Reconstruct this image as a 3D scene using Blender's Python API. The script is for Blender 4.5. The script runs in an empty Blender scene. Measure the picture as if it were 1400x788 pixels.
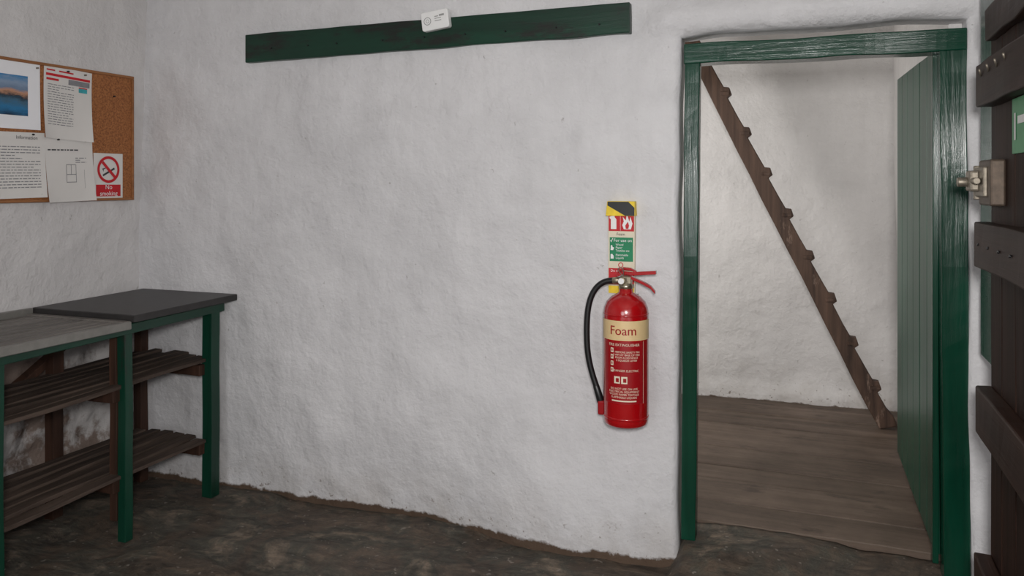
import bpy, bmesh, math, random
from mathutils import Vector, Matrix, noise
random.seed(4)
scene = bpy.context.scene
scene.view_settings.view_transform = 'Standard'

# ------------------------------------------------------------------ helpers
def c(r, g, b):
    def f(v):
        v /= 255.0
        return v / 12.92 if v <= 0.04045 else ((v + 0.055) / 1.055) ** 2.4
    return (f(r), f(g), f(b), 1.0)

def ss(t):
    t = max(0.0, min(1.0, t))
    return t * t * (3 - 2 * t)

def nz(x, y, z=0.0):
    return noise.noise(Vector((x, y, z)))

class NT:
    def __init__(s, name):
        s.m = bpy.data.materials.new(name)
        s.m.use_nodes = True
        s.t = s.m.node_tree
        s.b = s.t.nodes['Principled BSDF']
        s.tc = s.t.nodes.new('ShaderNodeTexCoord')
    def n(s, typ, **kw):
        nd = s.t.nodes.new(typ)
        for k, v in kw.items():
            setattr(nd, k, v)
        return nd
    def l(s, a, b):
        s.t.links.new(a, b)
    def map(s, scale=(1, 1, 1)):
        m = s.n('ShaderNodeMapping')
        m.inputs['Scale'].default_value = scale
        s.l(s.tc.outputs['Object'], m.inputs[0])
        return m.outputs[0]
    def noise(s, scale, detail=6, rough=0.6, vec=None, dist=0.0):
        nd = s.n('ShaderNodeTexNoise')
        nd.inputs['Scale'].default_value = scale
        nd.inputs['Detail'].default_value = detail
        nd.inputs['Roughness'].default_value = rough
        nd.inputs['Distortion'].default_value = dist
        s.l(vec if vec is not None else s.tc.outputs['Object'], nd.inputs['Vector'])
        return nd.outputs['Fac']
    def ramp(s, fac, stops):
        r = s.n('ShaderNodeValToRGB')
        e = r.color_ramp.elements
        while len(e) < len(stops):
            e.new(0.5)
        for i, (p, col) in enumerate(stops):
            e[i].position = p
            e[i].color = col if not isinstance(col, (int, float)) else (col, col, col, 1)
        s.l(fac, r.inputs[0])
        return r.outputs[0]
    def mix(s, fac, a, b, mode='MIX'):
        m = s.n('ShaderNodeMix', data_type='RGBA', blend_type=mode)
        for inp, v in ((m.inputs[0], fac), (m.inputs[6], a), (m.inputs[7], b)):
            if hasattr(v, 'links'):
                s.l(v, inp)
            else:
                inp.default_value = v
        return m.outputs[2]
    def math(s, op, a, b=0.0, clamp=False):
        m = s.n('ShaderNodeMath', operation=op, use_clamp=clamp)
        for inp, v in ((m.inputs[0], a), (m.inputs[1], b)):
            if hasattr(v, 'links'):
                s.l(v, inp)
            else:
                inp.default_value = v
        return m.outputs[0]
    def bump(s, h, strength, dist, prev=None):
        b = s.n('ShaderNodeBump')
        b.inputs['Strength'].default_value = strength
        b.inputs['Distance'].default_value = dist
        s.l(h, b.inputs['Height'])
        if prev is not None:
            s.l(prev, b.inputs['Normal'])
        return b.outputs[0]
    def out(s, col=None, rough=0.5, normal=None, metal=0.0, coat=0.0, spec=None):
        if col is not None:
            if hasattr(col, 'links'):
                s.l(col, s.b.inputs['Base Color'])
            else:
                s.b.inputs['Base Color'].default_value = col
        if hasattr(rough, 'links'):
            s.l(rough, s.b.inputs['Roughness'])
        else:
            s.b.inputs['Roughness'].default_value = rough
        s.b.inputs['Metallic'].default_value = metal
        s.b.inputs['Coat Weight'].default_value = coat
        if spec is not None:
            s.b.inputs['Specular IOR Level'].default_value = spec
        if normal is not None:
            s.l(normal, s.b.inputs['Normal'])
        return s.m

def plain(name, col, rough=0.5, metal=0.0, var=0.12, scale=30, coat=0.0, bump=0.0):
    k = NT(name)
    f = k.noise(scale, 4)
    dark = tuple(v * (1 - var) for v in col[:3]) + (1,)
    lite = tuple(min(1, v * (1 + var)) for v in col[:3]) + (1,)
    colr = k.ramp(f, [(0.3, dark), (0.7, lite)])
    nrm = k.bump(f, bump, 0.004) if bump else None
    return k.out(colr, rough, nrm, metal, coat)

def sepz(k):
    sp = k.n('ShaderNodeSeparateXYZ')
    k.l(k.tc.outputs['Object'], sp.inputs[0])
    return sp.outputs[2]

def maprange(k, v, a, b, c_, d):
    m = k.n('ShaderNodeMapRange')
    m.inputs[1].default_value = a; m.inputs[2].default_value = b
    m.inputs[3].default_value = c_; m.inputs[4].default_value = d
    k.l(v, m.inputs[0])
    return m.outputs[0]

def wall_material(name, low_dirt=0.0, base_top=0.0, tint=(1, 1, 1), skirt_h=0.030, smudge=0.5):
    k = NT(name)
    big = k.noise(1.3, 4, 0.55)
    med = k.noise(6, 5, 0.55)
    lump = k.noise(15, 4, 0.55)
    fine = k.noise(60, 5, 0.7)
    brush = k.noise(1.0, 5, 0.6, k.map((18, 18, 2.6)))
    def T(v):
        return (v[0] * tint[0], v[1] * tint[1], v[2] * tint[2], 1)
    col = k.ramp(big, [(0.25, T((.62, .62, .64))), (0.75, T((.72, .72, .74)))])
    m2 = k.ramp(k.noise(2.4, 7, 0.68, k.map((1, 1, 1.6)), .5), [(0.34, (.82, .82, .82, 1)), (0.56, (1, 1, 1, 1))])
    col = k.mix(smudge, col, m2, 'MULTIPLY')
    col = k.mix(0.45, col, k.ramp(brush, [(0.3, (.91, .91, .91, 1)), (0.65, (1, 1, 1, 1))]), 'MULTIPLY')
    speck = k.ramp(k.noise(21, 4, 0.7), [(0.69, 0.0), (0.72, 1.0)])
    col = k.mix(k.math('MULTIPLY', speck, 0.28), col, c(122, 112, 102))
    nn = k.n('ShaderNodeTexNoise'); nn.inputs['Scale'].default_value = 4
    k.l(k.tc.outputs['Object'], nn.inputs['Vector'])
    z = sepz(k)
    zs = k.math('ADD', z, k.math('MULTIPLY', k.noise(9, 6, 0.7), -0.075))
    skirt = maprange(k, zs, base_top + skirt_h - 0.055, base_top + skirt_h - 0.045, 1, 0)
    grime = maprange(k, z, base_top, base_top + 0.25, 0.38, 0)
    gm = k.math('MULTIPLY', grime, k.ramp(k.noise(5, 6, 0.65), [(0.40, 0.0), (0.65, 1.0)]))
    col = k.mix(gm, col, c(140, 128, 114))
    dots = k.math('MULTIPLY', maprange(k, z, base_top, base_top + 0.18, 0.85, 0), k.ramp(k.noise(45, 3, 0.6), [(0.65, 0.0), (0.69, 1.0)]))
    col = k.mix(dots, col, c(104, 86, 72))
    b = k.bump(big, 0.6, 0.06)
    b = k.bump(med, 0.7, 0.030, b)
    b = k.bump(lump, 0.40, 0.014, b)
    if low_dirt:
        lm = maprange(k, z, 0.66, 0.90, low_dirt, 0)
        v2 = k.n('ShaderNodeTexVoronoi', feature='SMOOTH_F1')
        v2.inputs['Scale'].default_value = 5.5
        k.l(k.mix(0.2, k.tc.outputs['Object'], nn.outputs['Color']), v2.inputs['Vector'])
        pm = k.math('MULTIPLY', lm, k.ramp(k.noise(4.2, 8, 0.66), [(0.46, 0.0), (0.54, 0.85)]))
        col = k.mix(pm, col, c(108, 84, 70))
        col = k.mix(k.math('MULTIPLY', lm, 0.25), col, c(120, 108, 98))
        hh = k.math('MULTIPLY', k.math('MULTIPLY', lm, v2.outputs['Distance']), -1.0)
        b = k.bump(hh, 1.0, 0.14, b)
    col = k.mix(skirt, col, c(88, 72, 60))
    b = k.bump(fine, 0.32, 0.006, b)
    b = k.bump(k.math('MULTIPLY', speck, -1.0), 0.5, 0.006, b)
    return k.out(col, 0.75, b, spec=0.25)

def wood_material(name, c1, c2, rough=0.6, axis='y', grain=1.0, bump=0.5, worn=None, wmin=0.60, spec=0.5):
    k = NT(name)
    sc = {'x': (1.2, 22, 22), 'y': (22, 1.2, 22), 'z': (22, 22, 1.2)}[axis]
    v = k.map(tuple(a * grain for a in sc))
    f = k.noise(1.0, 8, 0.65, v, 0.4)
    col = k.ramp(f, [(0.28, c1), (0.72, c2)])
    big = k.noise(2.5, 4)
    col = k.mix(0.5, col, k.ramp(big, [(0.3, (.6, .6, .6, 1)), (0.7, (1.15, 1.15, 1.15, 1))]), 'MULTIPLY')
    if worn:
        w = k.ramp(k.noise(7, 8, 0.75, k.map({'x': (.3, 1, 1), 'y': (1, .3, 1), 'z': (1, 1, .3)}[axis])), [(wmin, 0.0), (wmin + .08, 1.0)])
        col = k.mix(w, col, worn)
    b = k.bump(f, bump, 0.004)
    return k.out(col, rough, b, spec=spec)

# materials
M_wall = wall_material('whitewashed_plaster', tint=(1.0, .99, .985), smudge=.45)
M_wallL = wall_material('whitewashed_plaster_left', low_dirt=1.0, tint=(.97, .945, .92), smudge=.35)
M_wallS = wall_material('whitewashed_plaster_store', base_top=0.10, tint=(1.06, 1.03, .985), skirt_h=0.010, smudge=.4)
M_ceil = plain('ceiling_white', c(205, 202, 196), 0.9)
DK = c(14, 30, 22)
M_green = wood_material('green_gloss_paint', c(1, 46, 32), c(6, 68, 49), 0.22, 'z', 0.6, 0.8, worn=DK, wmin=.66)
M_greenx = wood_material('green_gloss_paint_h', c(1, 44, 31), c(6, 66, 48), 0.22, 'x', 0.6, 0.8, worn=DK, wmin=.66)
M_greend = wood_material('green_dark_paint', c(2, 38, 26), c(8, 62, 44), 0.42, 'x', 0.7, 0.7, worn=c(22, 26, 22), wmin=.54)
M_greenleaf = wood_material('green_leaf_paint', c(14, 60, 45), c(28, 84, 64), 0.33, 'z', 0.7, 0.6, worn=c(46, 60, 50), wmin=.68)
M_greenleg = wood_material('green_bench_paint', c(1, 42, 29), c(6, 64, 47), 0.4, 'z', 0.7, 0.5, worn=c(36, 34, 30), wmin=.60)
M_gy = wood_material('green_rail_paint', c(1, 44, 31), c(6, 66, 48), 0.35, 'y', 0.7, 0.5)
M_brown = wood_material('dark_brown_wood', c(26, 15, 11), c(56, 36, 28), 0.6, 'z', 0.8, 0.8, spec=.15)
M_browny = wood_material('dark_brown_batten', c(27, 16, 12), c(60, 40, 32), 0.5, 'y', 0.8, 0.9, worn=c(92, 70, 58), wmin=.66, spec=.2)
M_slat = wood_material('weathered_slat', c(38, 30, 26), c(100, 85, 76), 0.75, 'y', 1.2, 0.9, spec=.25)
M_post = wood_material('brown_post', c(38, 24, 18), c(78, 53, 41), 0.6, 'z', 1.0, 0.7, spec=.3)
M_ladder = wood_material('ladder_wood', c(38, 26, 21), c(104, 80, 66), 0.6, 'z', 0.9, 1.0, worn=c(140, 118, 104), wmin=.58, spec=.3)

def floorboards_mat():
    k = NT('store_floorboards')
    v = k.map((0.8, 16, 16))
    f = k.noise(1.0, 6, 0.6, v, 0.2)
    col = k.ramp(f, [(0.25, c(82, 70, 61)), (0.75, c(120, 105, 94))])
    col = k.mix(0.85, col, k.ramp(k.noise(2.6, 7, .7), [(0.32, (.60, .58, .55, 1)), (0.68, (1.24, 1.22, 1.2, 1))]), 'MULTIPLY')
    col = k.mix(k.ramp(k.noise(14, 5, .7, k.map((.4, 1, 1))), [(.56, 0.0), (.70, .55)]), col, c(50, 42, 37))
    oi = k.n('ShaderNodeObjectInfo')
    col = k.mix(0.8, col, k.ramp(oi.outputs['Random'], [(0, (.78, .78, .78, 1)), (1, (1.14, 1.14, 1.14, 1))]), 'MULTIPLY')
    return k.out(col, 0.6, k.bump(f, 0.4, 0.003), spec=.3)
M_boards = floorboards_mat()

def stone_mat():
    k = NT('slate_floor')
    a = k.noise(2.6, 10, 0.68, None, 0.8)
    b_ = k.noise(24, 8, 0.75)
    st = k.noise(1.0, 8, 0.7, k.map((5, 13, 10)), 1.2)
    col = k.ramp(a, [(0.34, c(66, 62, 56)), (0.45, c(108, 94, 82)), (0.54, c(90, 88, 80)), (0.66, c(160, 143, 127))])
    col = k.mix(0.7, col, k.ramp(b_, [(0.3, (.55, .54, .53, 1)), (0.7, (1.35, 1.32, 1.28, 1))]), 'MULTIPLY')
    col = k.mix(0.75, col, k.ramp(st, [(0.38, (.52, .53, .52, 1)), (0.5, (1, 1, 1, 1)), (.62, (1.45, 1.42, 1.35, 1))]), 'MULTIPLY')
    vor = k.n('ShaderNodeTexVoronoi', feature='DISTANCE_TO_EDGE')
    vor.inputs['Scale'].default_value = 1.3
    nn = k.n('ShaderNodeTexNoise'); nn.inputs['Scale'].default_value = 5; nn.inputs['Detail'].default_value = 5
    k.l(k.tc.outputs['Object'], nn.inputs['Vector'])
    k.l(k.mix(0.28, k.tc.outputs['Object'], nn.outputs['Color']), vor.inputs['Vector'])
    crack = k.math('MULTIPLY', k.ramp(vor.outputs['Distance'], [(0.0, 1.0), (0.018, 0.0)]), k.ramp(k.noise(2, 3), [(.45, 0.0), (.55, 1.0)]))
    col = k.mix(k.math('MULTIPLY', crack, 0.45), col, c(40, 33, 28))
    chips = k.ramp(k.noise(42, 2, 0.5), [(0.69, 0.0), (0.72, 1.0)])
    col = k.mix(k.math('MULTIPLY', chips, 0.6), col, c(180, 170, 160))
    n = k.bump(a, 1.0, 0.07)
    n = k.bump(st, 1.0, 0.03, n)
    n = k.bump(b_, 0.7, 0.014, n)
    rough = k.ramp(a, [(0.35, 0.40), (0.6, 0.72)])
    return k.out(col, rough, n)
M_stone = stone_mat()

def cork_mat():
    k = NT('cork')
    f = k.noise(120, 4, 0.8)
    col = k.ramp(f, [(0.32, c(104, 62, 34)), (0.55, c(160, 102, 60)), (0.75, c(184, 128, 82))])
    return k.out(col, 0.9, k.bump(f, 0.4, 0.002))
M_cork = cork_mat()
M_oak = wood_material('board_frame_wood', c(120, 76, 42), c(168, 112, 66), 0.5, 'y')
M_paper = plain('paper', c(214, 211, 208), 0.8, var=0.03, scale=5)
M_paperw = plain('paper_white', c(232, 232, 236), 0.7, var=0.02, scale=5)
M_cream = plain('cream_plastic', c(222, 212, 190), 0.6, var=0.03)
M_ink = plain('ink', c(60, 60, 64), 0.8)
M_inkl = plain('ink_light', c(128, 128, 132), 0.8)
M_redp = plain('red_print', c(190, 24, 36), 0.6)
M_teal = plain('teal_print', c(60, 160, 170), 0.6)
M_white = plain('white_plastic', c(232, 232, 232), 0.4, var=0.02)
M_greyp = plain('grey_print', c(150, 150, 150), 0.5)
M_red = plain('extinguisher_red', c(166, 8, 16), 0.20, var=0.05, coat=0.6)
M_reddk = plain('label_red', c(150, 10, 20), 0.35, var=0.04)
M_blk = plain('black_rubber', c(22, 22, 24), 0.4)
M_yel = plain('hazard_yellow', c(232, 200, 40), 0.5)
M_sgreen = plain('sign_green', c(0, 126, 82), 0.5)
M_esign = plain('exit_sign_green', c(70, 146, 98), 0.45)
M_brass = plain('valve_metal', c(170, 160, 140), 0.3, metal=0.9)
M_steel = plain('lock_steel', c(134, 126, 114), 0.48, metal=0.7, scale=60, var=.25)
M_steeld = plain('lock_case_metal', c(84, 72, 62), 0.5, metal=0.5, scale=60, var=.25)
M_slab = plain('dark_slab', c(42, 40, 40), 0.45, var=0.25, scale=25, bump=0.1)
M_beigelab = plain('beige_label', c(218, 190, 142), 0.45, var=0.03)
M_drain = wood_material('weathered_drainer_slat', c(84, 80, 77), c(128, 123, 118), 0.5, 'y', 0.8, 0.4, spec=.4)
M_tray = plain('drainer_tray_dark', c(40, 37, 35), 0.6)
M_rim = plain('drainer_rim_metal', c(128, 126, 122), 0.4, metal=.3)

# ---- mesh helpers
def link(name, me, mats, parent=None, smooth=False):
    ob = bpy.data.objects.new(name, me)
    scene.collection.objects.link(ob)
    for m in (mats if isinstance(mats, (list, tuple)) else [mats]):
        me.materials.append(m)
    if smooth:
        for p in me.polygons:
            p.use_smooth = True
    if parent:
        ob.parent = parent
    return ob

def empty(name):
    e = bpy.data.objects.new(name, None)
    e.empty_display_size = 0.1
    scene.collection.objects.link(e)
    return e

def from_pydata(name, vs, fs, mats, parent=None, smooth=False, recalc=True):
    me = bpy.data.meshes.new(name)
    me.from_pydata([tuple(v) for v in vs], [], fs)
    if recalc:
        bm = bmesh.new(); bm.from_mesh(me)
        bmesh.ops.recalc_face_normals(bm, faces=bm.faces)
        bm.to_mesh(me); bm.free()
    return link(name, me, mats, parent, smooth)

def bevel(ob, w, seg=2):
    if w:
        m = ob.modifiers.new('bevel', 'BEVEL')
        m.width = w; m.segments = seg; m.limit_method = 'ANGLE'
    return ob

def hexa(name, bottom, top, mat, parent=None, bev=0.003):
    vs = list(bottom) + list(top)
    fs = [(0, 3, 2, 1), (4, 5, 6, 7), (0, 1, 5, 4), (1, 2, 6, 5), (2, 3, 7, 6), (3, 0, 4, 7)]
    return bevel(from_pydata(name, vs, fs, mat, parent), bev)

def box(name, x0, x1, y0, y1, z0, z1, mat, parent=None, bev=0.003):
    return hexa(name, [(x0, y0, z0), (x1, y0, z0), (x1, y1, z0), (x0, y1, z0)],
                [(x0, y0, z1), (x1, y0, z1), (x1, y1, z1), (x0, y1, z1)], mat, parent, bev)

def rough_beam(name, p0, p1, w, h, mat, parent=None, up=(0, 0, 1), n=14, jit=0.003, seed=0, bev=0.002):
    """beam from p0 to p1; w across (side), h along up; irregular, hand cut"""
    p0 = Vector(p0); p1 = Vector(p1)
    d = (p1 - p0).normalized()
    side = d.cross(Vector(up)).normalized()
    upv = side.cross(d).normalized()
    vs, fs = [], []
    for i in range(n + 1):
        t = i / n
        p = p0.lerp(p1, t)
        o = side * nz(t * 3 + seed * 7.1, 1.3, seed) * jit * 2 + upv * nz(t * 3 + seed * 3.3, 5.1, seed) * jit * 2
        for a, b in ((-1, -1), (1, -1), (1, 1), (-1, 1)):
            e = nz(t * 6 + a * 9 + seed, b * 7.3, seed + 2) * jit
            vs.append(p + o + side * (a * w / 2 + e) + upv * (b * h / 2 + e))
    for i in range(n):
        for j in range(4):
            a = i * 4 + j; b = i * 4 + (j + 1) % 4
            fs.append((a, b, b + 4, a + 4))
    fs.append((0, 1, 2, 3)); q = n * 4; fs.append((q + 3, q + 2, q + 1, q))
    return bevel(from_pydata(name, vs, fs, mat, parent), bev)

def cyl(name, p0, p1, r, mat, parent=None, seg=32, r2=None, bev=0.0):
    p0 = Vector(p0); p1 = Vector(p1)
    d = (p1 - p0)
    bm = bmesh.new()
    bmesh.ops.create_cone(bm, cap_ends=True, segments=seg, radius1=r, radius2=r if r2 is None else r2, depth=d.length)
    rot = d.to_track_quat('Z', 'Y').to_matrix().to_4x4()
    bmesh.ops.transform(bm, matrix=Matrix.Translation((p0 + p1) / 2) @ rot, verts=bm.verts)
    me = bpy.data.meshes.new(name); bm.to_mesh(me); bm.free()
    ob = link(name, me, mat, parent)
    for p in me.polygons:
        p.use_smooth = len(p.vertices) == 4
    return bevel(ob, bev)

def lathe(name, cx, cy, prof, mat, parent=None, seg=64):
    vs, fs = [], []
    for r, z in prof:
        for i in range(seg):
            a = 2 * math.pi * i / seg
            vs.append((cx + r * math.cos(a), cy + r * math.sin(a), z))
    for j in range(len(prof) - 1):
        for i in range(seg):
            k = (i + 1) % seg
            fs.append((j * seg + i, j * seg + k, (j + 1) * seg + k, (j + 1) * seg + i))
    fs.append(tuple(range(seg))); fs.append(tuple((len(prof) - 1) * seg + i for i in range(seg)))
    return from_pydata(name, vs, fs, mat, parent, True)

def tube(name, pts, r, mat, parent=None):
    cu = bpy.data.curves.new(name, 'CURVE')
    cu.dimensions = '3D'; cu.bevel_depth = r; cu.bevel_resolution = 5; cu.use_fill_caps = True
    sp = cu.splines.new('NURBS')
    sp.points.add(len(pts) - 1)
    for i, p in enumerate(pts):
        sp.points[i].co = (*p, 1)
    sp.use_endpoint_u = True; sp.order_u = 4; sp.resolution_u = 10
    tmp = bpy.data.objects.new('tmp', cu)
    scene.collection.objects.link(tmp)
    dg = bpy.context.evaluated_depsgraph_get()
    me = bpy.data.meshes.new_from_object(tmp.evaluated_get(dg))
    bpy.data.objects.remove(tmp)
    return link(name, me, mat, parent, True)

def text_mesh(s, size, align='CENTER'):
    cu = bpy.data.curves.new('t', 'FONT')
    cu.body = s; cu.size = size; cu.align_x = align; cu.align_y = 'CENTER'
    cu.resolution_u = 3
    tmp = bpy.data.objects.new('tmp', cu)
    scene.collection.objects.link(tmp)
    dg = bpy.context.evaluated_depsgraph_get()
    me = bpy.data.meshes.new_from_object(tmp.evaluated_get(dg))
    bpy.data.objects.remove(tmp)
    return me

def wall_text(name, s, size, origin, ex, ez, mat, parent, align='CENTER', bold=0.0):
    me = text_mesh(s, size, align)
    o = Vector(origin); ex = Vector(ex); ez = Vector(ez)
    for v in me.vertices:
        v.co = o + ex * v.co.x + ez * v.co.y
    return link(name, me, mat, parent)

def cyl_text(name, s, size, cx, cy, r, a0, z, mat, parent, align='CENTER'):
    me = text_mesh(s, size, align)
    for v in me.vertices:
        a = a0 + v.co.x / r
        v.co = Vector((cx + r * math.sin(a), cy - r * math.cos(a), z + v.co.y))
    return link(name, me, mat, parent)

def cyl_patch(name, cx, cy, r, a0, ha, z0, z1, mat, parent, n=24):
    vs, fs = [], []
    for i in range(n + 1):
        a = a0 - ha + 2 * ha * i / n
        for z in (z0, z1):
            vs.append((cx + r * math.sin(a), cy - r * math.cos(a), z))
    for i in range(n):
        fs.append((2 * i, 2 * i + 2, 2 * i + 3, 2 * i + 1))
    return from_pydata(name, vs, fs, mat, parent, True, recalc=False)

def quads(name, rects, origin, ex, ez, mat, parent):
    """many flat rectangles (a0,a1,b0,b1) on a plane"""
    o = Vector(origin); ex = Vector(ex); ez = Vector(ez)
    vs, fs = [], []
    for a0, a1, b0, b1 in rects:
        k = len(vs)
        for a, b in ((a0, b0), (a1, b0), (a1, b1), (a0, b1)):
            vs.append(o + ex * a + ez * b)
        fs.append((k, k + 1, k + 2, k + 3))
    return from_pydata(name, vs, fs, mat, parent, recalc=False)

def poly(name, pts, origin, ex, ez, mat, parent):
    o = Vector(origin); ex = Vector(ex); ez = Vector(ez)
    return from_pydata(name, [o + ex * a + ez * b for a, b in pts], [tuple(range(len(pts)))], mat, parent, recalc=False)

def ring(name, ca, cb, r0, r1, origin, ex, ez, mat, parent, n=40):
    o = Vector(origin); ex = Vector(ex); ez = Vector(ez)
    vs, fs = [], []
    for i in range(n):
        t = 2 * math.pi * i / n
        for r in (r0, r1):
            vs.append(o + ex * (ca + r * math.cos(t)) + ez * (cb + r * math.sin(t)))
    for i in range(n):
        k = (i + 1) % n
        fs.append((2 * i, 2 * i + 1, 2 * k + 1, 2 * k))
    return from_pydata(name, vs, fs, mat, parent, recalc=False)

def lin(a, b, step, extra=()):
    n = max(1, round((b - a) / step))
    l = [a + (b - a) * i / n for i in range(n + 1)]
    for e in extra:
        j = min(range(len(l)), key=lambda q: abs(l[q] - e))
        l[j] = e
    return sorted(set(l))

def slab(name, us, vs_, front, back, hole, mat):
    """thick irregular panel: grid of cells with optional hole"""
    nu, nv = len(us), len(vs_)
    V = [front(u, v) for u in us for v in vs_] + [back(u, v) for u in us for v in vs_]
    N = nu * nv
    keep = {}
    for i in range(nu - 1):
        for j in range(nv - 1):
            keep[(i, j)] = not hole((us[i] + us[i + 1]) / 2, (vs_[j] + vs_[j + 1]) / 2)
    idx = lambda i, j: i * nv + j
    F = []
    for (i, j), k in keep.items():
        if not k:
            continue
        q = (idx(i, j), idx(i + 1, j), idx(i + 1, j + 1), idx(i, j + 1))
        F.append(q); F.append(tuple(N + x for x in reversed(q)))
        for (di, dj, a, b) in ((0, -1, q[0], q[1]), (1, 0, q[1], q[2]), (0, 1, q[2], q[3]), (-1, 0, q[3], q[0])):
            if not keep.get((i + di, j + dj), False):
                F.append((a, b, N + b, N + a))
    me = bpy.data.meshes.new(name)
    me.from_pydata([tuple(v) for v in V], [], F)
    bm = bmesh.new(); bm.from_mesh(me)
    bmesh.ops.delete(bm, geom=[v for v in bm.verts if not v.link_faces], context='VERTS')
    bmesh.ops.recalc_face_normals(bm, faces=bm.faces)
    bm.to_mesh(me); bm.free()
    return link(name, me, mat, None, True)

# ------------------------------------------------------------------ room shell
OX0, OX1, OZ = -0.472, 0.503, 2.02     # doorway opening in the back wall

def back_disp(x, z):
    y = 0.018 * nz(x * 0.9, z * 0.9, 3) + 0.018 * nz(x * 2.2, z * 2.2, 8) + 0.009 * nz(x * 6, z * 6, 2)
    # belly of the old wall near the floor
    y -= 0.075 * math.exp(-((x + 0.95) / 0.42) ** 2) * ss((0.75 - z) / 0.75)
    y += 0.03 * math.exp(-((x + 1.7) / 0.5) ** 2) * ss((0.5 - z) / 0.5)
    y += 0.006 * abs(nz(x * 8, z * 8, 12)) * ss((0.35 - z) / 0.3)
    # rounded arris around the doorway
    dx = max(OX0 - x, 0, x - OX1); dz = max(z - OZ, 0)
    d = math.hypot(dx, dz)
    if x < OX0 or x > OX1 or z > OZ:
        y += 0.020 * math.exp(-(d / 0.020) ** 2)
        if z > OZ:
            y -= 0.03 * math.exp(-((d - 0.06) / 0.045) ** 2)
            y += 0.014 * math.exp(-((d - 0.17) / 0.03) ** 2)
    return y

us = lin(-3.30, 0.75, 0.025, (OX0, OX1))
vz = lin(-0.06, 2.75, 0.025, (OZ,))
def edge_wob(x, z):
    ox, oz = 0, 0
    if abs(x - OX0) < 0.002 and z <= OZ + .001:
        ox = 0.012 * nz(z * 4, 1.7, 0) - 0.010 * (1 - z / OZ)
    if abs(x - OX1) < 0.002 and z <= OZ + .001:
        ox = 0.010 * nz(z * 4, 4.7, 0) + 0.012 * (1 - z / OZ)
    if abs(z - OZ) < 0.002 and OX0 - .001 <= x <= OX1 + .001:
        oz = 0.016 * nz(x * 5, 2.2, 0)
    return ox, oz
def bfront(x, z):
    ox, oz = edge_wob(x, z)
    return (x + ox, back_disp(x, z), z + oz)
def bback(x, z):
    ox, oz = edge_wob(x, z)
    return (x + ox, 0.16, z + oz)
slab('wall_back', us, vz, bfront, bback, lambda x, z: OX0 < x < OX1 and z < OZ, M_wall)

def lx(y, z):
    d = 0.012 * nz(y * 1.1, z * 1.1, 11) + 0.006 * nz(y * 4, z * 4, 5)
    low = ss((0.92 - z) / 0.2)
    d += low * (0.034 * nz(y * 5, z * 5, 21) + 0.014 * nz(y * 14, z * 14, 25) - 0.014)
    return -3.14 + 0.028 * (z - 0.95) * (z > 0.95) + d
slab('wall_left', lin(-5.3, 0.05, 0.035), lin(-0.06, 2.75, 0.03),
     lambda y, z: (lx(y, z), y, z), lambda y, z: (-3.30, y, z), lambda y, z: False, M_wallL)
slab('wall_right', lin(-5.3, 0.05, 0.05), lin(-0.06, 2.75, 0.05),
     lambda y, z: (0.60 + 0.006 * nz(y * 2, z * 2, 31), y, z), lambda y, z: (0.75, y, z), lambda y, z: False, M_wall)
slab('wall_front', lin(-3.3, 0.75, 0.2), lin(-0.06, 2.75, 0.2),
     lambda x, z: (x, -5.15 + 0.01 * nz(x * 2, z * 2, 41), z), lambda x, z: (x, -5.3, z), lambda x, z: False, M_wall)
box('ceiling', -3.3, 0.75, -5.3, 0.1, 2.72, 2.82, M_ceil, None, 0)

def fz(x, y):
    z = 0.010 * nz(x * 1.5, y * 1.5, 7) + 0.006 * nz(x * 5, y * 5, 9)
    z += 0.014 * ss(4 * nz(x * 1.8 + 5, y * 2.6, 13)) - 0.006
    z += 0.006 * nz(x * 14, y * 14, 15)
    z += 0.085 * ss((y + 0.26) / 0.24) * ss((x + 0.51) / 0.07)
    return z - 0.005
slab('floor', lin(-3.3, 0.75, 0.025), lin(-5.3, 0.2, 0.03),
     lambda x, y: (x, y, fz(x, y)), lambda x, y: (x, y, -0.15), lambda x, y: False, M_stone)

# storeroom beyond the doorway
SZ = 0.10
fb = empty('floor.001')
y = 0.19; i = 0
while y < 2.3:
    w = random.choice([0.18, 0.21, 0.24, 0.27])
    y1 = min(y + w, 2.32)
    dz = random.uniform(-0.004, 0.004)
    nn_ = 40
    vs, fs = [], []
    for q in range(nn_ + 1):
        xx = -1.7 + 2.3 * q / nn_
        g0 = .002 + .005 * abs(nz(xx * 6, i * 3.1)); g1 = .002 + .005 * abs(nz(xx * 6, i * 3.1 + 9))
        vs += [(xx, y + g0, .03), (xx, y1 - g1, .03), (xx, y1 - g1, SZ + dz + .002 * nz(xx * 3, i)), (xx, y + g0, SZ + dz + .002 * nz(xx * 3, i + .5))]
    for q in range(nn_):
        for j in range(4):
            a = q * 4 + j; b = q * 4 + (j + 1) % 4
            fs.append((a, b, b + 4, a + 4))
    fs.append((0, 1, 2, 3)); q = nn_ * 4; fs.append((q, q + 1, q + 2, q + 3))
    bevel(from_pydata('floorboard_%d' % i, vs, fs, M_boards, fb), .005)
    y = y1; i += 1
slab('wall_far', lin(-1.7, 0.6, 0.035), lin(0.02, 2.75, 0.035),
     lambda x, z: (x, 2.13 + 0.02 * nz(x * 1.3, z * 1.3, 51) + 0.014 * nz(x * 4, z * 4, 55) - 0.03 * ss((0.19 - z) / 0.04) + 0.05 * (x + .1), z),
     lambda x, z: (x, 2.35, z), lambda x, z: False, M_wallS)
slab('wall_right.001', lin(0.15, 2.35, 0.04), lin(0.02, 2.75, 0.04),
     lambda y, z: (0.475 + 0.012 * nz(y * 2, z * 2, 61) - 0.012 * (z - 1), y, z), lambda y, z: (0.62, y, z), lambda y, z: False, M_wallS)
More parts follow.
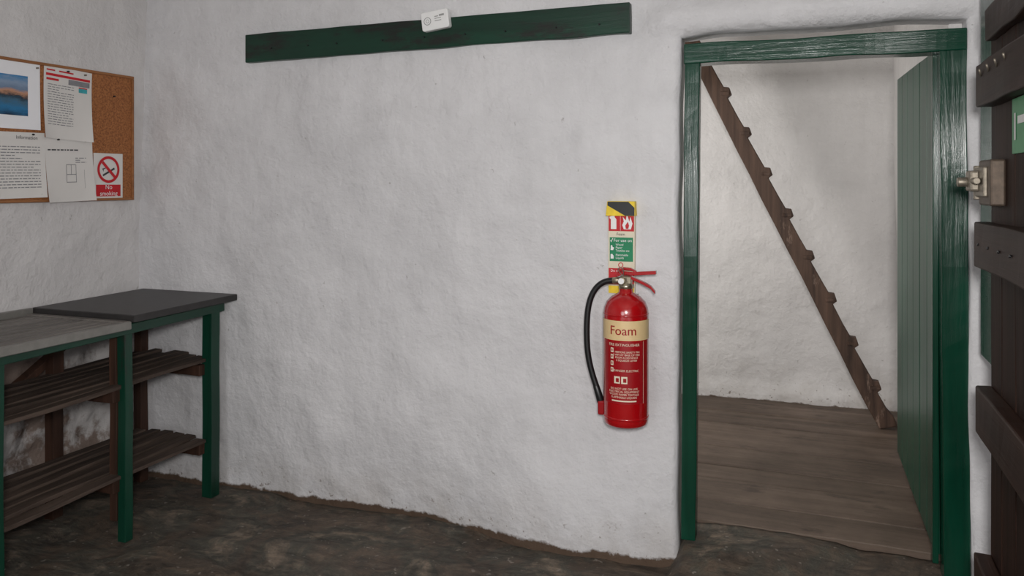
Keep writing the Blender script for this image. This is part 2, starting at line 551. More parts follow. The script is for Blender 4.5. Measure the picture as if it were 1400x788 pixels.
slab('wall_left.001', lin(0.15, 2.35, 0.1), lin(0.02, 2.75, 0.1),
     lambda y, z: (-1.58 + 0.01 * nz(y * 2, z * 2, 71), y, z), lambda y, z: (-1.72, y, z), lambda y, z: False, M_wallS)
box('ceiling.001', -1.72, 0.62, 0.13, 2.35, 2.72, 2.82, M_ceil, None, 0)

# ------------------------------------------------------------------ doorway frame
fr = empty('trim_1')
def jamb(name, xb0, xb1, xt0, xt1, y0, y1, z0, z1, m):
    n = 40
    vs, fs = [], []
    for i in range(n + 1):
        t = i / n; z = z0 + (z1 - z0) * t
        a = xb0 + (xt0 - xb0) * t; b = xb1 + (xt1 - xb1) * t
        e = 0.003
        f = lambda q: e * nz(z * 4, q, 3) + 0.001 * nz(z * 20, q, 5)
        vs += [(a + f(1), y0 + f(2), z), (b + f(3), y0 + f(4), z), (b + f(5), y1, z), (a, y1, z)]
    for i in range(n):
        for j in range(4):
            p = i * 4 + j; q = i * 4 + (j + 1) % 4
            fs.append((p, q, q + 4, p + 4))
    fs.append((0, 1, 2, 3)); q = n * 4; fs.append((q, q + 1, q + 2, q + 3))
    return bevel(from_pydata(name, vs, fs, m, fr), 0.004)
jamb('jamb_left', -0.468, -0.412, -0.452, -0.396, 0.030, 0.085, 0.075, 1.975, M_green)
jamb('jamb_right', 0.432, 0.515, 0.418, 0.500, 0.030, 0.120, 0.060, 1.975, M_green)
rough_beam('head', (-0.455, 0.072, 1.943), (0.502, 0.072, 1.943), 0.094, 0.078, M_greenx, fr, n=30, jit=0.003, bev=0.004)
box('door_stop', 0.405, 0.425, 0.098, 0.125, 0.10, 1.905, M_green, fr)

# ------------------------------------------------------------------ green plank door, open into the storeroom
d1 = empty('door_1')
hy0, hy1 = 0.135, 1.14
def leafx(y): return 0.428 - 0.028 * (y - hy0)
nb = 6
for i in range(nb):
    a = hy0 + (hy1 - hy0) * i / nb + 0.002; b = hy0 + (hy1 - hy0) * (i + 1) / nb - 0.002
    xa, xb = leafx(a), leafx(b)
    zb0 = 0.118 + 0.045 * (a - hy0); zb1 = 0.118 + 0.045 * (b - hy0)
    zt0 = 1.925 + .020 * (a - hy0); zt1 = 1.925 + .020 * (b - hy0)
    o = random.uniform(-.001, .001)
    hexa('board_%d' % i, [(xa - .012 + o, a, zb0), (xa + .010, a, zb0), (xb + .010, b, zb1), (xb - .012 + o, b, zb1)],
         [(xa - .012 + o, a, zt0), (xa + .010, a, zt0), (xb + .010, b, zt1), (xb - .012 + o, b, zt1)], M_greenleaf, d1, 0.005)
for i, z in enumerate((0.35, 1.0, 1.65)):
    box('ledge_%d' % i, leafx(0.6) + 0.012 - .012, leafx(0.6) + 0.030, 0.20, 1.08, z, z + 0.10, M_greenleaf, d1)

# ------------------------------------------------------------------ notched stair stringer in the storeroom
st = empty('notched_stair_stringer')
P0 = Vector((0.395, 0.10)); P1 = Vector((-0.70, 2.36))
d = (P1 - P0); L = d.length; d.normalize(); nrm = Vector((d.y, -d.x))   # to upper right
if nrm.x < 0: nrm = -nrm
W = 0.088
s = 0.20
k = 0
top = [(0.0, W * 0.62), (0.05, W * .66), (0.10, W * .5)]
while s < L - 0.1:
    h = W * 0.5 + 0.005 * nz(k * 1.7, 3.3)
    # block with a level upper edge: sharp step on the upper side, ramp below
    top += [(s, h - .004), (s + .006, h + .024), (s + 0.050, h + .030), (s + 0.066, h + .004), (s + .14, h + .004 * nz(k, 5))]
    s += 0.262; k += 1
top.append((L, W * 0.5))
bot = [(L * t / 16, -W * 0.5 + 0.007 * nz(t * 1.7, 9)) for t in range(16, -1, -1)]
prof = [P0 + d * a + nrm * b for a, b in top + bot]
prof = [Vector((p.x, max(p.y, 0.098))) for p in prof]
me = bpy.data.meshes.new('stringer')
bm = bmesh.new()
f = bm.faces.new([bm.verts.new((p.x, 1.72, p.y)) for p in prof])
r = bmesh.ops.extrude_face_region(bm, geom=[f])
for v in r['geom']:
    if isinstance(v, bmesh.types.BMVert):
        v.co.y += 0.055
bmesh.ops.recalc_face_normals(bm, faces=bm.faces)
bm.to_mesh(me); bm.free()
bevel(link('stringer', me, M_ladder, st), 0.004)
s = 0.20; k = 0
while s < L - 0.1:   # tread housings, lighter end grain wedges let into the face
    a = P0 + d * (s + 0.028) + nrm * (W * .5 - 0.004)
    rough_beam('tread_stub_%d' % k, (a.x - 0.026, 1.742, a.y), (a.x + 0.024, 1.742, a.y), 0.060, 0.020, M_ladder, st, n=3, jit=.002, seed=k)
    s += 0.262; k += 1

# ------------------------------------------------------------------ green rail on wall + alarm
gb = empty('painted_coat_rail')
nseg = 60
vs, fs = [], []
for i in range(nseg + 1):
    t = i / nseg; x = -2.475 + (2.475 - 0.655) * t
    zt = 2.143 + 0.008 * t + 0.005 * nz(x * 5, 1); zb = 2.012 + 0.018 * t + 0.004 * nz(x * 5, 7)
    vs += [(x, -0.026, zb), (x, 0.02, zb), (x, 0.02, zt), (x, -0.026, zt)]
for i in range(nseg):
    for j in range(4):
        a = i * 4 + j; b = i * 4 + (j + 1) % 4
        fs.append((a, b, b + 4, a + 4))
fs.append((0, 1, 2, 3)); q = nseg * 4; fs.append((q, q + 1, q + 2, q + 3))
bevel(from_pydata('rail', vs, fs, M_greend, gb), 0.004)
for i in range(9):
    x = -2.35 + i * 0.2 + random.uniform(-.03, .03)
    cyl('nail_%d' % i, (x, -0.02, 2.07), (x, -0.032, 2.072), 0.004, M_blk, gb, 10)

al = empty('carbon_monoxide_alarm')
th = math.radians(7)
EX = Vector((math.cos(th), 0, math.sin(th))); EZ = Vector((-math.sin(th), 0, math.cos(th)))
ac = Vector((-1.476, -0.027, 2.134))
def rrect(w, h, r, n=6):
    pts = []
    for cx_, cy_, a0 in ((w/2-r, h/2-r, 0), (-w/2+r, h/2-r, 90), (-w/2+r, -h/2+r, 180), (w/2-r, -h/2+r, 270)):
        for i in range(n + 1):
            a = math.radians(a0 + 90 * i / n)
            pts.append((cx_ + r * math.cos(a), cy_ + r * math.sin(a)))
    return pts
pts = rrect(0.126, 0.080, 0.010)
me = bpy.data.meshes.new('case'); bm = bmesh.new()
f = bm.faces.new([bm.verts.new(ac + EX * a + EZ * b) for a, b in pts])
r = bmesh.ops.extrude_face_region(bm, geom=[f])
for v in r['geom']:
    if isinstance(v, bmesh.types.BMVert): v.co.y -= 0.03
bmesh.ops.recalc_face_normals(bm, faces=bm.faces); bm.to_mesh(me); bm.free()
bevel(link('case', me, M_white, al), 0.004, 3)
fo = ac + Vector((0, -0.0305, 0))
ring('grille', -0.034, 0, 0.014, 0.017, fo, EX, EZ, M_greyp, al)
ring('grille_inner', -0.034, 0, 0.006, 0.008, fo, EX, EZ, M_greyp, al)
quads('print', [(0.0, 0.018, .012, .016), (0.0, .03, .004, .007), (0.022, .045, .012, .02), (0.0, .03, -.006, -.003)], fo, EX, EZ, M_greyp, al)

# ------------------------------------------------------------------ fire sign
sg = empty('fire_extinguisher_sign')
sx0, sx1 = -0.738, -0.634
sy = -0.032
X = Vector((1, 0, 0)); Z = Vector((0, 0, 1))
box('backing', sx0, sx1, sy, 0.0, 1.02, 1.335, M_cream, sg, 0.001)
F = sy - 0.0012
o = (0, F, 0)
quads('red_panel', [(sx0 + .002, sx1 - .002, 1.262, 1.333), (sx0 + .002, sx1 - .002, 1.055, 1.118)], o, X, Z, M_redp, sg)
quads('green_panel', [(sx0 + .006, sx1 - .006, 1.145, 1.238)], o, X, Z, M_sgreen, sg)
quads('yellow_foot', [(sx0 + .002, sx1 - .002, 1.021, 1.050)], o, X, Z, M_yel, sg)
o2 = (0, F - 0.001, 0)
poly('white_bottle', [(-.727, 1.270), (-.705, 1.270), (-.705, 1.308), (-.712, 1.316), (-.712, 1.325), (-.732, 1.318), (-.732, 1.312), (-.727, 1.308)], o2, X, Z, M_white, sg)
poly('flame', [(-.676, 1.270), (-.682, 1.286), (-.676, 1.300), (-.680, 1.318), (-.668, 1.304), (-.664, 1.328), (-.654, 1.300), (-.650, 1.318), (-.642, 1.292), (-.648, 1.270)], o2, X, Z, M_white, sg)
poly('flame_core', [(-.668, 1.272), (-.670, 1.284), (-.660, 1.300), (-.655, 1.284), (-.658, 1.272)], (0, F - .0018, 0), X, Z, M_redp, sg)
quads('rule', [(-.690, -.689, 1.264, 1.331)], o2, X, Z, M_white, sg)
wall_text('title', 'Foam', 0.015, (-.688, F - .001, 1.250), X, Z, M_ink, sg)
wall_text('use_on', 'For use on', 0.0165, (-.680, F - .001, 1.226), X, Z, M_white, sg)
wall_text('line_a', 'Wood\nPaper\nTextiles etc', 0.0115, (-.708, F - .001, 1.198), X, Z, M_white, sg, 'LEFT')
wall_text('line_b', 'Flammable\nLiquids', 0.0115, (-.708, F - .001, 1.164), X, Z, M_white, sg, 'LEFT')
poly('pictogram_hand', [(-.728, 1.188), (-.718, 1.188), (-.714, 1.198), (-.720, 1.200), (-.722, 1.208), (-.727, 1.206)], o2, X, Z, M_white, sg)
poly('pictogram_can', [(-.728, 1.155), (-.716, 1.155), (-.716, 1.166), (-.722, 1.174), (-.728, 1.172)], o2, X, Z, M_white, sg)
poly('tick', [(-.729, 1.226), (-.726, 1.218), (-.718, 1.234), (-.720, 1.235), (-.726, 1.223), (-.728, 1.228)], o2, X, Z, M_white, sg)
ring('prohibition', -.688, 1.131, 0.007, 0.010, o2, X, Z, M_redp, sg)
wall_text('do_not', 'Do not use on', 0.0135, (-.688, F - .001, 1.108), X, Z, M_white, sg)
poly('bolt', [(-.700, 1.066), (-.678, 1.066), (-.678, 1.094), (-.689, 1.100), (-.700, 1.094)], o2, X, Z, M_white, sg)
# hazard hood on top, folded out from the wall
hexa('hazard_hood', [(sx0 - .006, -0.048, 1.322), (sx1 + .004, -0.048, 1.322), (sx1 + .004, 0.0, 1.322), (sx0 - .006, 0.0, 1.322)],
     [(sx0 - .002, -0.042, 1.378), (sx1 + .002, -0.042, 1.378), (sx1 + .002, 0.0, 1.378), (sx0 - .002, 0.0, 1.378)], M_yel, sg, 0.001)
HX = X; HZ = Vector((0, 0.006, 0.056)).normalized()
ho = Vector((0, -0.0492, 1.322))
poly('hazard_stripe', [(sx0 + .000, .055), (sx0 + .082, .055), (sx1 + .002, .032), (sx1 + .003, .001), (sx1 - .034, .001), (sx0 + .000, .040)], ho, HX, HZ, M_blk, sg)

# ------------------------------------------------------------------ fire extinguisher
ex = empty('fire_extinguisher')
cx, cy, R = -0.648, -0.122, 0.084
lathe('cylinder_body', cx, cy, [(0.055, .562), (0.066, .552), (0.076, .548), (R - .002, .556), (R, .570), (R, .965), (R - .003, .985), (R - .012, 1.006),
      (R - .030, 1.024), (R - .052, 1.036), (.026, 1.040), (.024, 1.062)], M_red, ex)
lathe('base_seam', cx, cy, [(R + .0002, .576), (R + .0016, .578), (R + .0016, .583), (R + .0002, .585)], M_red, ex)
lathe('shoulder_seam', cx, cy, [(R + .0002, .958), (R + .0013, .960), (R + .0013, .963), (R + .0002, .965)], M_red, ex)
lathe('collar', cx, cy, [(.020, 1.050), (.027, 1.054), (.027, 1.068), (.019, 1.074), (.017, 1.095)], M_brass, ex, 24)
A0 = math.radians(10)
cyl_patch('name_band', cx, cy, R + .0008, A0, math.radians(86), .872, .944, M_beigelab, ex)
for j, da in enumerate((-.10, -.088, -.094)):
    cyl_text('name_text_%d' % j, 'Foam', 0.047, cx, cy, R + .0014 + .0001 * j, A0 + da, .907, M_reddk, ex)
cyl_patch('text_panel', cx, cy, R + .0008, A0, math.radians(62), .640, .868, M_reddk, ex)
cyl_patch('text_border_l', cx, cy, R + .0014, A0 - math.radians(62), .010, .640, .868, M_cream, ex, 2)
cyl_patch('text_border_r', cx, cy, R + .0014, A0 + math.radians(50), .010, .640, .868, M_cream, ex, 2)
rt = R + .0016
AT = A0 - .05
cyl_text('instr_title', 'FIRE EXTINGUISHER', 0.0135, cx, cy, rt, AT, .856, M_cream, ex)
cyl_text('instr_a', '1 REMOVE SAFETY PIN\n2 AIM AT BASE OF FIRE\nFROM A DISTANCE\n3 SQUEEZE LEVER', 0.0100, cx, cy, rt, AT + .12, .815, M_cream, ex)
cyl_text('instr_b', 'DANGER ELECTRIC', 0.011, cx, cy, rt, AT + .1, .762, M_cream, ex)
cyl_text('instr_c', 'DO NOT USE ON LIVE\nELECTRICAL EQUIPMENT\nWOOD PAPER TEXTILES\nFLAMMABLE LIQUIDS', 0.0105, cx, cy, rt, AT, .680, M_cream, ex)
for i, (a, z) in enumerate(((-.30, .728), (.02, .728))):
    cyl_patch('pictogram_%d' % i, cx, cy, rt, AT + a, .13, z - .013, z + .013, M_cream, ex, 4)
    cyl_patch('pictogram_in_%d' % i, cx, cy, rt + .0005, AT + a + .02, .07, z - .008, z + .007, M_reddk, ex, 4)
for i, z in enumerate((.836, .812, .788, .764)):
    cyl_patch('step_icon_%d' % i, cx, cy, rt, AT - .54, .07, z - .008, z + .008, M_cream, ex, 3)
    cyl_patch('step_icon_in_%d' % i, cx, cy, rt + .0005, AT - .54, .03, z - .004, z + .005, M_reddk, ex, 3)
cyl_patch('bar', cx, cy, rt, AT, .55, .649, .654, M_cream, ex, 12)
# valve head
box('valve_block', cx - .020, cx + .022, cy - .016, cy + .016, 1.070, 1.100, M_brass, ex, 0.004)
cyl('gauge', (cx - .012, cy - .016, 1.083), (cx - .012, cy - .030, 1.083), 0.014, M_brass, ex, 24, bev=.002)
cyl('gauge_face', (cx - .012, cy - .030, 1.083), (cx - .012, cy - .0312, 1.083), 0.011, M_white, ex, 24)
cyl('hose_nut', (cx - .020, cy, 1.083), (cx - .052, cy, 1.081), 0.0125, M_brass, ex, 6, bev=.002)
def lever(name, path, w, t):
    vs, fs = [], []
    for i, (x, z) in enumerate(path):
        ww = w * (1 - 0.25 * i / (len(path) - 1))
        vs += [(x, cy - ww, z), (x, cy + ww, z), (x, cy + ww, z + t), (x, cy - ww, z + t)]
    for i in range(len(path) - 1):
        for j in range(4):
            a = i * 4 + j; b = i * 4 + (j + 1) % 4
            fs.append((a, b, b + 4, a + 4))
    fs.append((0, 1, 2, 3)); q = (len(path) - 1) * 4; fs.append((q, q + 1, q + 2, q + 3))
    return bevel(from_pydata(name, vs, fs, M_red, ex), .0015)
lever('squeeze_lever', [(cx - .034, 1.096), (cx - .010, 1.106), (cx + .03, 1.104), (cx + .075, 1.108), (cx + .114, 1.111)], .013, .013)
lever('carry_handle', [(cx - .02, 1.086), (cx + .02, 1.090), (cx + .06, 1.074), (cx + .095, 1.056), (cx + .110, 1.038)], .013, .011)
lever('lever_rib', [(cx - .030, 1.108), (cx - .01, 1.124), (cx + .02, 1.122), (cx + .04, 1.112)], .009, .009)
tube('safety_ring', [(cx - .01, cy - .018, 1.105), (cx - .03, cy - .024, 1.125), (cx - .018, cy - .026, 1.14), (cx + .0, cy - .024, 1.128), (cx - .006, cy - .018, 1.106)], .0016, M_steel, ex)
tube('hose', [(cx - .050, cy, 1.081), (cx - .085, cy, 1.080), (cx - .128, cy - .002, 1.045), (cx - .150, cy - .004, .965), (cx - .152, cy - .004, .86), (cx - .146, cy - .004, .78), (cx - .128, cy, .71), (cx - .106, cy, .655)], .0115, M_blk, ex)
cyl('nozzle', (cx - .116, cy, .680), (cx - .096, cy, .618), .012, M_blk, ex, 20, r2=.015, bev=.002)
box('hose_clip', cx - .106, cx - .072, cy - .016, cy + .016, .572, .626, M_reddk, ex, .006)
box('wall_bracket', cx - .025, cx + .025, cy + R - .006, 0.02, .93, 1.02, M_steel, ex, .002)
box('bracket_hook', cx - .012, cx + .012, cy + .02, 0.012, 1.045, 1.06, M_steel, ex, .002)

# ------------------------------------------------------------------ noticeboard on left wall
nb_ = empty('cork_noticeboard')
BX = -3.098
Y = Vector((0, 1, 0))
by0, by1, bz0, bz1 = -0.985, -0.082, 1.366, 1.968
box('cork_panel', BX - .030, BX, by0 + .005, by1 - .005, bz0 + .005, bz1 - .005, M_cork, nb_, 0)
fw = 0.012
box('frame_top', BX - .030, BX + .007, by0, by1, bz1 - fw, bz1, M_oak, nb_, .002)
box('frame_bottom', BX - .030, BX + .007, by0, by1, bz0, bz0 + fw, M_oak, nb_, .002)
box('frame_left', BX - .030, BX + .007, by0, by0 + fw, bz0 + fw, bz1 - fw, M_oak, nb_, .002)
box('frame_right', BX - .030, BX + .007, by1 - fw, by1, bz0 + fw, bz1 - fw, M_oak, nb_, .002)
def paper(name, y0, y1, z0, z1, rot, mat, curl=0.012, off=0.002):
    n = 10
    cyy, czz = (y0 + y1) / 2, (z0 + z1) / 2
    w, h = y1 - y0, z1 - z0
    vs, fs = [], []
    def P(a, b, lift=0.0):
        xx = (a - .5) * w; zz = (b - .5) * h
        yy = xx * math.cos(rot) - zz * math.sin(rot); zr = xx * math.sin(rot) + zz * math.cos(rot)
        cu = curl * ((2 * abs(a - .5)) ** 3) * (1 - b) ** 2 + curl * .35 * (1 - b) ** 2
        return (BX + off + cu + lift, cyy + yy, czz + zr)
    for i in range(n + 1):
        for j in range(n + 1):
            vs.append(P(i / n, j / n))
    for i in range(n):
        for j in range(n):
            a = i * (n + 1) + j
            fs.append((a, a + n + 1, a + n + 2, a + 1))
    from_pydata(name, vs, fs, mat, nb_, True, recalc=False)
    return P
def marks(name, P, rects, mat, lift=0.0012):
    vs, fs = [], []
    for a0, a1, b0, b1 in rects:
        n = max(1, int((a1 - a0) * 10)); m = max(1, int((b1 - b0) * 10))
        base = len(vs)
        for i in range(n + 1):
            for j in range(m + 1):
                vs.append(P(a0 + (a1 - a0) * i / n, b0 + (b1 - b0) * j / m, lift))
        for i in range(n):
            for j in range(m):
                a = base + i * (m + 1) + j
                fs.append((a, a + m + 1, a + m + 2, a + 1))
    from_pydata(name, vs, fs, mat, nb_, False, recalc=False)
def lines(a0, a1, b0, b1, n, hfrac=.35):
    out = []
    for i in range(n):
        b = b1 - (b1 - b0) * (i + .5) / n
        h = (b1 - b0) / n * hfrac
        x = a0
        end = a1 if random.random() > .3 else a0 + (a1 - a0) * random.uniform(.4, .9)
        while x < end:
            w = random.uniform(.03, .11)
            out.append((x, min(x + w, end), b - h / 2, b + h / 2))
            x += w + .018
    return out
P = paper('landscape_print', -0.965, -0.585, 1.675, 1.955, 0.0, M_paperw, .004)
kk = NT('sea_sunset_print')
sp = kk.n('ShaderNodeSeparateXYZ'); kk.l(kk.tc.outputs['Object'], sp.inputs[0])
zz = kk.math('ADD', kk.math('MULTIPLY', kk.math('SUBTRACT', sp.outputs[2], 1.72), 5.5), kk.math('MULTIPLY', kk.math('SUBTRACT', kk.noise(16, 7, .7, kk.map((1, .5, 1.6))), .5), .5))
colr = kk.ramp(zz, [(0.0, c(8, 36, 60)), (0.22, c(34, 112, 160)), (0.38, c(60, 96, 120)), (0.46, c(16, 40, 56)), (0.56, c(190, 140, 110)), (0.66, c(104, 124, 150)), (0.85, c(130, 150, 176)), (1.0, c(50, 120, 170))])
kk.out(colr, .5)
marks('landscape_picture', P, [(0.08, 0.85, 0.20, 0.80)], kk.m)
P = paper('safety_leaflet', -0.572, -0.328, 1.640, 1.958, math.radians(-2.5), M_paper, .020)
marks('leaflet_header', P, [(0.04, 0.96, 0.86, 0.895)], M_redp)
marks('leaflet_headtext', P, [(0.05, .22, .93, .95), (.3, .6, .93, .95), (.05, .3, .80, .83)], M_redp)
marks('leaflet_sub', P, [(0.5, 0.95, 0.775, 0.85)], M_inkl)
marks('leaflet_logo', P, [(0.72, 0.90, 0.69, 0.75)], M_teal)
marks('leaflet_logo_red', P, [(0.72, 0.90, 0.75, 0.765)], M_redp)
marks('leaflet_text', P, lines(.08, .62, .18, .76, 17, .30), M_inkl)
P = paper('information_notice', -0.80, -0.562, 1.385, 1.662, math.radians(1), M_paper, .010, .004)
marks('notice_text', P, lines(.06, .90, .14, .80, 15, .30), M_inkl)
wall_text('notice_title', 'Information', 0.021, (BX + .0085, -.65, 1.640), Y, Z, M_ink, nb_)
P = paper('floor_plan_notice', -0.560, -0.318, 1.366, 1.650, math.radians(1.5), M_paper, .016, .003)
marks('plan_title', P, lines(.05, .70, .79, .83, 1, .5), M_ink)
marks('plan_lines', P, [(.42, .43, .30, .58), (.42, .62, .30, .31), (.62, .63, .30, .58), (.42, .62, .575, .585), (.42, .62, .42, .43), (.52, .53, .43, .58), (.8, .805, .2, .5)], M_inkl)
marks('plan_text', P, lines(.62, .85, .60, .70, 3), M_inkl)
P = paper('no_smoking_sign', -0.314, -0.148, 1.378, 1.588, 0.0, M_paper, 0.0, .003)
marks('no_smoking_foot', P, [(.08, .92, .04, .30)], M_redp)
so = (BX + .0048, 0, 0); ccy, ccz = -0.231, 1.512
ring('prohibition_ring', ccy, ccz, .050, .063, so, Y, Z, M_redp, nb_)
poly('prohibition_bar', [(ccy - .040, ccz + .030), (ccy - .030, ccz + .040), (ccy + .040, ccz - .030), (ccy + .030, ccz - .040)], (BX + .0056, 0, 0), Y, Z, M_redp, nb_)
poly('cigarette', [(ccy - .034, ccz - .024), (ccy + .032, ccz + .010), (ccy + .036, ccz + .002), (ccy - .030, ccz - .032)], so, Y, Z, M_ink, nb_)
poly('smoke', [(ccy - .028, ccz - .012), (ccy - .036, ccz + .004), (ccy - .018, ccz + .008), (ccy - .024, ccz + .020), (ccy - .014, ccz + .006), (ccy - .028, ccz + .0)], so, Y, Z, M_ink, nb_)
wall_text('no_smoking_text', 'No\nsmoking', 0.030, (BX + .0062, ccy, 1.414), Y, Z, M_white, nb_)
for i, (yy, zz_) in enumerate(((-.60, 1.94), (-.45, 1.945), (-.36, 1.94), (-.50, 1.64), (-.36, 1.64), (-.62, 1.655), (-.58, 1.40), (-.20, 1.86))):
    cyl('drawing_pin_%d' % i, (BX + .002, yy, zz_), (BX + .012, yy, zz_), .004, M_blk if i % 2 else M_steel, nb_, 12)

# ------------------------------------------------------------------ workbench with drainer and slatted shelves
wb = empty('slatted_shelf_workbench')
FX = -2.60     # front leg line
ys_mid, ys_r, ys_l = -0.60, -0.110, -1.16
def leg(name, x, y, z0, z1, w, m, sd):
    return rough_beam(name, (x, y, z0), (x, y, z1), w, w, m, wb, up=(0, 1, 0), n=16, jit=.002, seed=sd)
leg('leg_front_right', FX, ys_r, 0.0, .875, .054, M_greenleg, 1)
leg('leg_front_mid', FX, ys_mid, 0.0, .858, .040, M_greenleg, 2)
leg('leg_front_left', FX, ys_l, 0.0, .845, .050, M_greenleg, 3)
leg('leg_back_mid', -3.055, ys_mid + .05, 0.0, .86, .05, M_post, 4)
leg('leg_back_left', -3.06, ys_l, 0.0, .845, .05, M_post, 5)
leg('leg_back_right', -3.05, ys_r + .03, 0.0, .86, .045, M_post, 6)
leg('post_mid', FX - .042, ys_mid - .005, 0.08, .845, .036, M_post, 7)
# rails
hexa('rail_front', [(FX - .015, -1.5, .820), (FX + .026, -1.5, .820), (FX + .028, -.05, .850), (FX - .013, -.05, .850)],
     [(FX - .015, -1.5, .866), (FX + .026, -1.5, .866), (FX + .028, -.05, .888), (FX - .013, -.05, .888)], M_gy, wb)
box('rail_end', -3.08, FX + .02, -.10, -.055, .845, .886, M_green, wb)
box('rail_mid', -3.08, FX, ys_mid - .02, ys_mid + .025, .815, .86, M_post, wb)
# dark top slab
hexa('dark_top', [(-3.105, -.615, .888), (-2.535, -.615, .888), (-2.530, -.012, .895), (-3.105, -.012, .895)],
     [(-3.105, -.615, .918), (-2.535, -.615, .918), (-2.530, -.012, .925), (-3.105, -.012, .925)], M_slab, wb, .004)
# slatted drainer top: dark tray, grey ribs along its length, raised metal rim
box('drainer_tray', -3.10, -2.550, -1.55, -.622, .864, .874, M_tray, wb, .001)
x = -3.082; i = 0
while x < -2.60:
    rough_beam('drainer_slat_%d' % i, (x + .021, -1.55, .882), (x + .021, -.655, .884), .041, .014, M_drain, wb, n=12, jit=.001, seed=120 + i, bev=.003)
    x += .0535; i += 1
box('drainer_end', -3.10, -2.550, -.655, -.620, .872, .896, M_drain, wb, .003)
box('drainer_rim_front', -2.566, -2.545, -1.55, -.620, .862, .894, M_rim, wb, .003)
box('drainer_rim_back', -3.108, -3.090, -1.55, -.620, .872, .918, M_rim, wb, .003)
# slatted shelves
def shelf(tag, z, xfront, xback, n, yA, yB, sd):
    w = (xfront - xback) / n
    for i in range(n):
        x = xback + w * (i + .5)
        e = random.uniform(-.03, .02)
        yE = yB + e
        if i == n - 1: yE = min(yE, ys_r - .03)
        rough_beam('%s_slat_%d' % (tag, i), (x, yA, z - .010 + random.uniform(-.004, .004)), (x, yE, z + .004 + random.uniform(-.004, .004)),
                   w * .72, .016, M_slat, wb, n=24, jit=.004, seed=sd + i)
    for j, yy in enumerate((ys_r + .0, ys_mid + .01, ys_l + .02)):
        rough_beam('%s_bearer_%d' % (tag, j), (xback - .03, yy - .045, z - .035), (xfront - .02, yy - .045, z - .035), .035, .05, M_post, wb, n=6, jit=.002, seed=sd + 20 + j)
shelf('upper', .625, -2.59, -3.07, 8, -1.5, -.055, 10)
shelf('lower', .262, -2.59, -3.03, 6, -1.5, -.12, 40)
# back braces
rough_beam('brace_back', (-3.085, -.98, .44), (-3.085, -.30, .84), .03, .045, M_post, wb, up=(1, 0, 0), jit=.003, seed=71)
rough_beam('brace_low', (-3.085, -1.25, .42), (-3.085, -.80, .56), .03, .045, M_post, wb, up=(1, 0, 0), jit=.003, seed=72)

# ------------------------------------------------------------------ dark ledged door at right
d2 = empty('door_2')
py = -0.36
i = 0
while py > -1.30:
    w = random.choice([.13, .145, .16])
    rough_beam('plank_%d' % i, (.517, py - w / 2, .09), (.517, py - w / 2, 1.955), w - .004, .034, M_brown, d2, up=(1, 0, 0), n=12, jit=.0015, seed=80 + i, bev=.003)
    py -= w; i += 1
def batten(nm, z0, z1, sd, y0=-.375, th=.045):
    zc = (z0 + z1) / 2
    rough_beam(nm, (.500 - th / 2, y0, zc), (.500 - th / 2, -1.28, zc), th, z1 - z0, M_browny, d2, n=14, jit=.004, seed=sd, bev=.005)
batten('ledge_top', 1.672, 1.795, 90)
batten('ledge_upper', 1.203, 1.336, 91)
batten('ledge_lower', .715, .853, 92)
batten('ledge_bottom', .21, .355, 93)
batten('ledge_head', 1.86, 1.95, 94, -.42, .03)
for i in range(4):
    cyl('clench_nail_%d' % i, (.456, -.47 - .10 * i, 1.755), (.448, -.485 - .10 * i, 1.772), .003, M_steel, d2, 8)
    cyl('clench_nail_b_%d' % i, (.456, -.44 - .13 * i, 1.27), (.451, -.44 - .13 * i, 1.272), .004, M_blk, d2, 8)
box('lock_case', .462, .500, -.56, -.40, 1.385, 1.515, M_steeld, d2, .006)
box('lock_plate', .452, .464, -.52, -.39, 1.41, 1.495, M_steel, d2, .004)
box('lock_body', .430, .455, -.46, -.385, 1.425, 1.485, M_steel, d2, .006)
cyl('lock_knob', (.432, -.405, 1.452), (.405, -.405, 1.452), .014, M_steel, d2, 20, bev=.003)
cyl('lock_bolt', (.44, -.37, 1.455), (.44, -.50, 1.455), .010, M_steel, d2, 16, bev=.002)
box('keeper', .452, .470, -.40, -.372, 1.40, 1.50, M_steel, d2, .003)
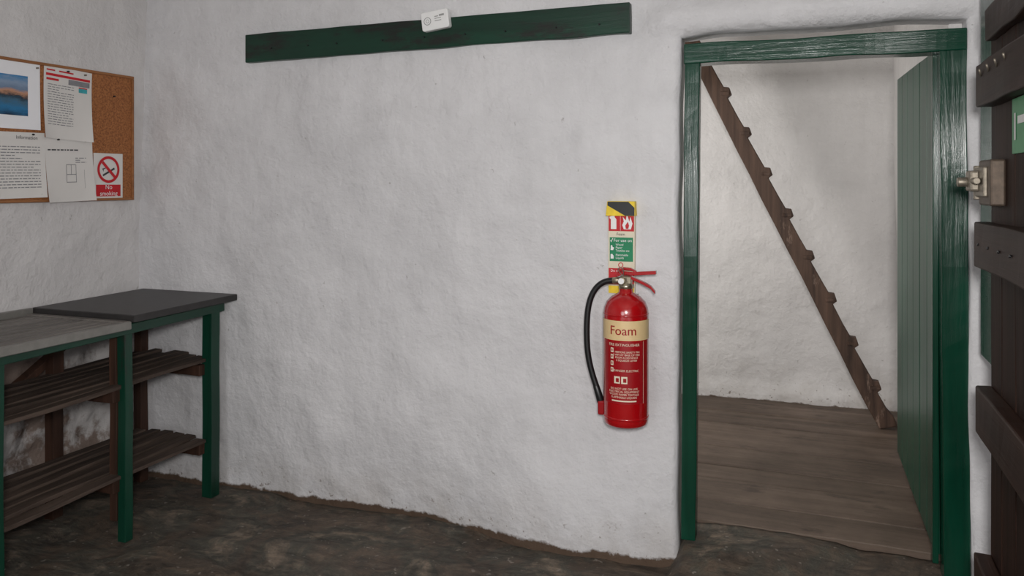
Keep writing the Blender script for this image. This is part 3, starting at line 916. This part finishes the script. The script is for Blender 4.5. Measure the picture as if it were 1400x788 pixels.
box('exit_sign', .494, .4995, -.98, -.655, 1.525, 1.668, M_esign, d2, .001)
quads('exit_sign_arrow', [(-.70, -.685, 1.56, 1.63), (-.80, -.72, 1.60, 1.62)], (.4925, 0, 0), Y, Z, M_white, d2)
# green frame post beside the dark door
t2 = empty('trim_2')
box('post', .518, .605, -.335, -.105, .89, 2.06, M_green, t2, .004)
box('head', .530, .605, -1.35, -.34, 1.975, 2.06, M_gy, t2, .004)
box('rebate', .556, .605, -.36, -.25, .09, .885, M_brown, t2, .003)

# ------------------------------------------------------------------ lights
def area(name, loc, target, size, power, col=(1, 1, 1), sy=None):
    ld = bpy.data.lights.new(name, 'AREA')
    ld.energy = power; ld.size = size; ld.color = col
    if sy:
        ld.shape = 'RECTANGLE'; ld.size_y = sy
    ob = bpy.data.objects.new(name, ld)
    scene.collection.objects.link(ob)
    ob.location = loc
    ob.rotation_euler = (Vector(target) - Vector(loc)).to_track_quat('-Z', 'Y').to_euler()
    return ob
area('camera_flash', (0.10, -3.25, 1.65), (-0.8, 0, 0.3), 0.25, 57, (1, .98, .955))
area('rear_fill_light', (-1.0, -4.9, 1.5), (-0.9, 0, 0.6), 1.2, 25, (.98, .985, 1.0))  # added area lamp for soft fill; the wall behind it has no window
area('storeroom_fill_light', (-1.45, 0.9, 1.6), (0.3, 1.9, 0.9), 0.7, 19, (1, .975, .94))  # unseen lamp added to brighten the storeroom, no window built there
w = bpy.data.worlds.new('world'); scene.world = w
w.use_nodes = True
w.node_tree.nodes['Background'].inputs[0].default_value = (.6, .65, .7, 1)
w.node_tree.nodes['Background'].inputs[1].default_value = 0.3

# ------------------------------------------------------------------ camera
cd = bpy.data.cameras.new('camera')
cd.sensor_width = 36.0
cd.lens = 1085 / 1400 * 36
cd.shift_y = -(394 - 250) / 1400
cd.clip_start = 0.02
co = bpy.data.objects.new('camera', cd)
scene.collection.objects.link(co)
co.location = (0, -3.06, 1.45)
co.rotation_euler = (math.radians(90), 0, math.radians(20.61))
scene.camera = co
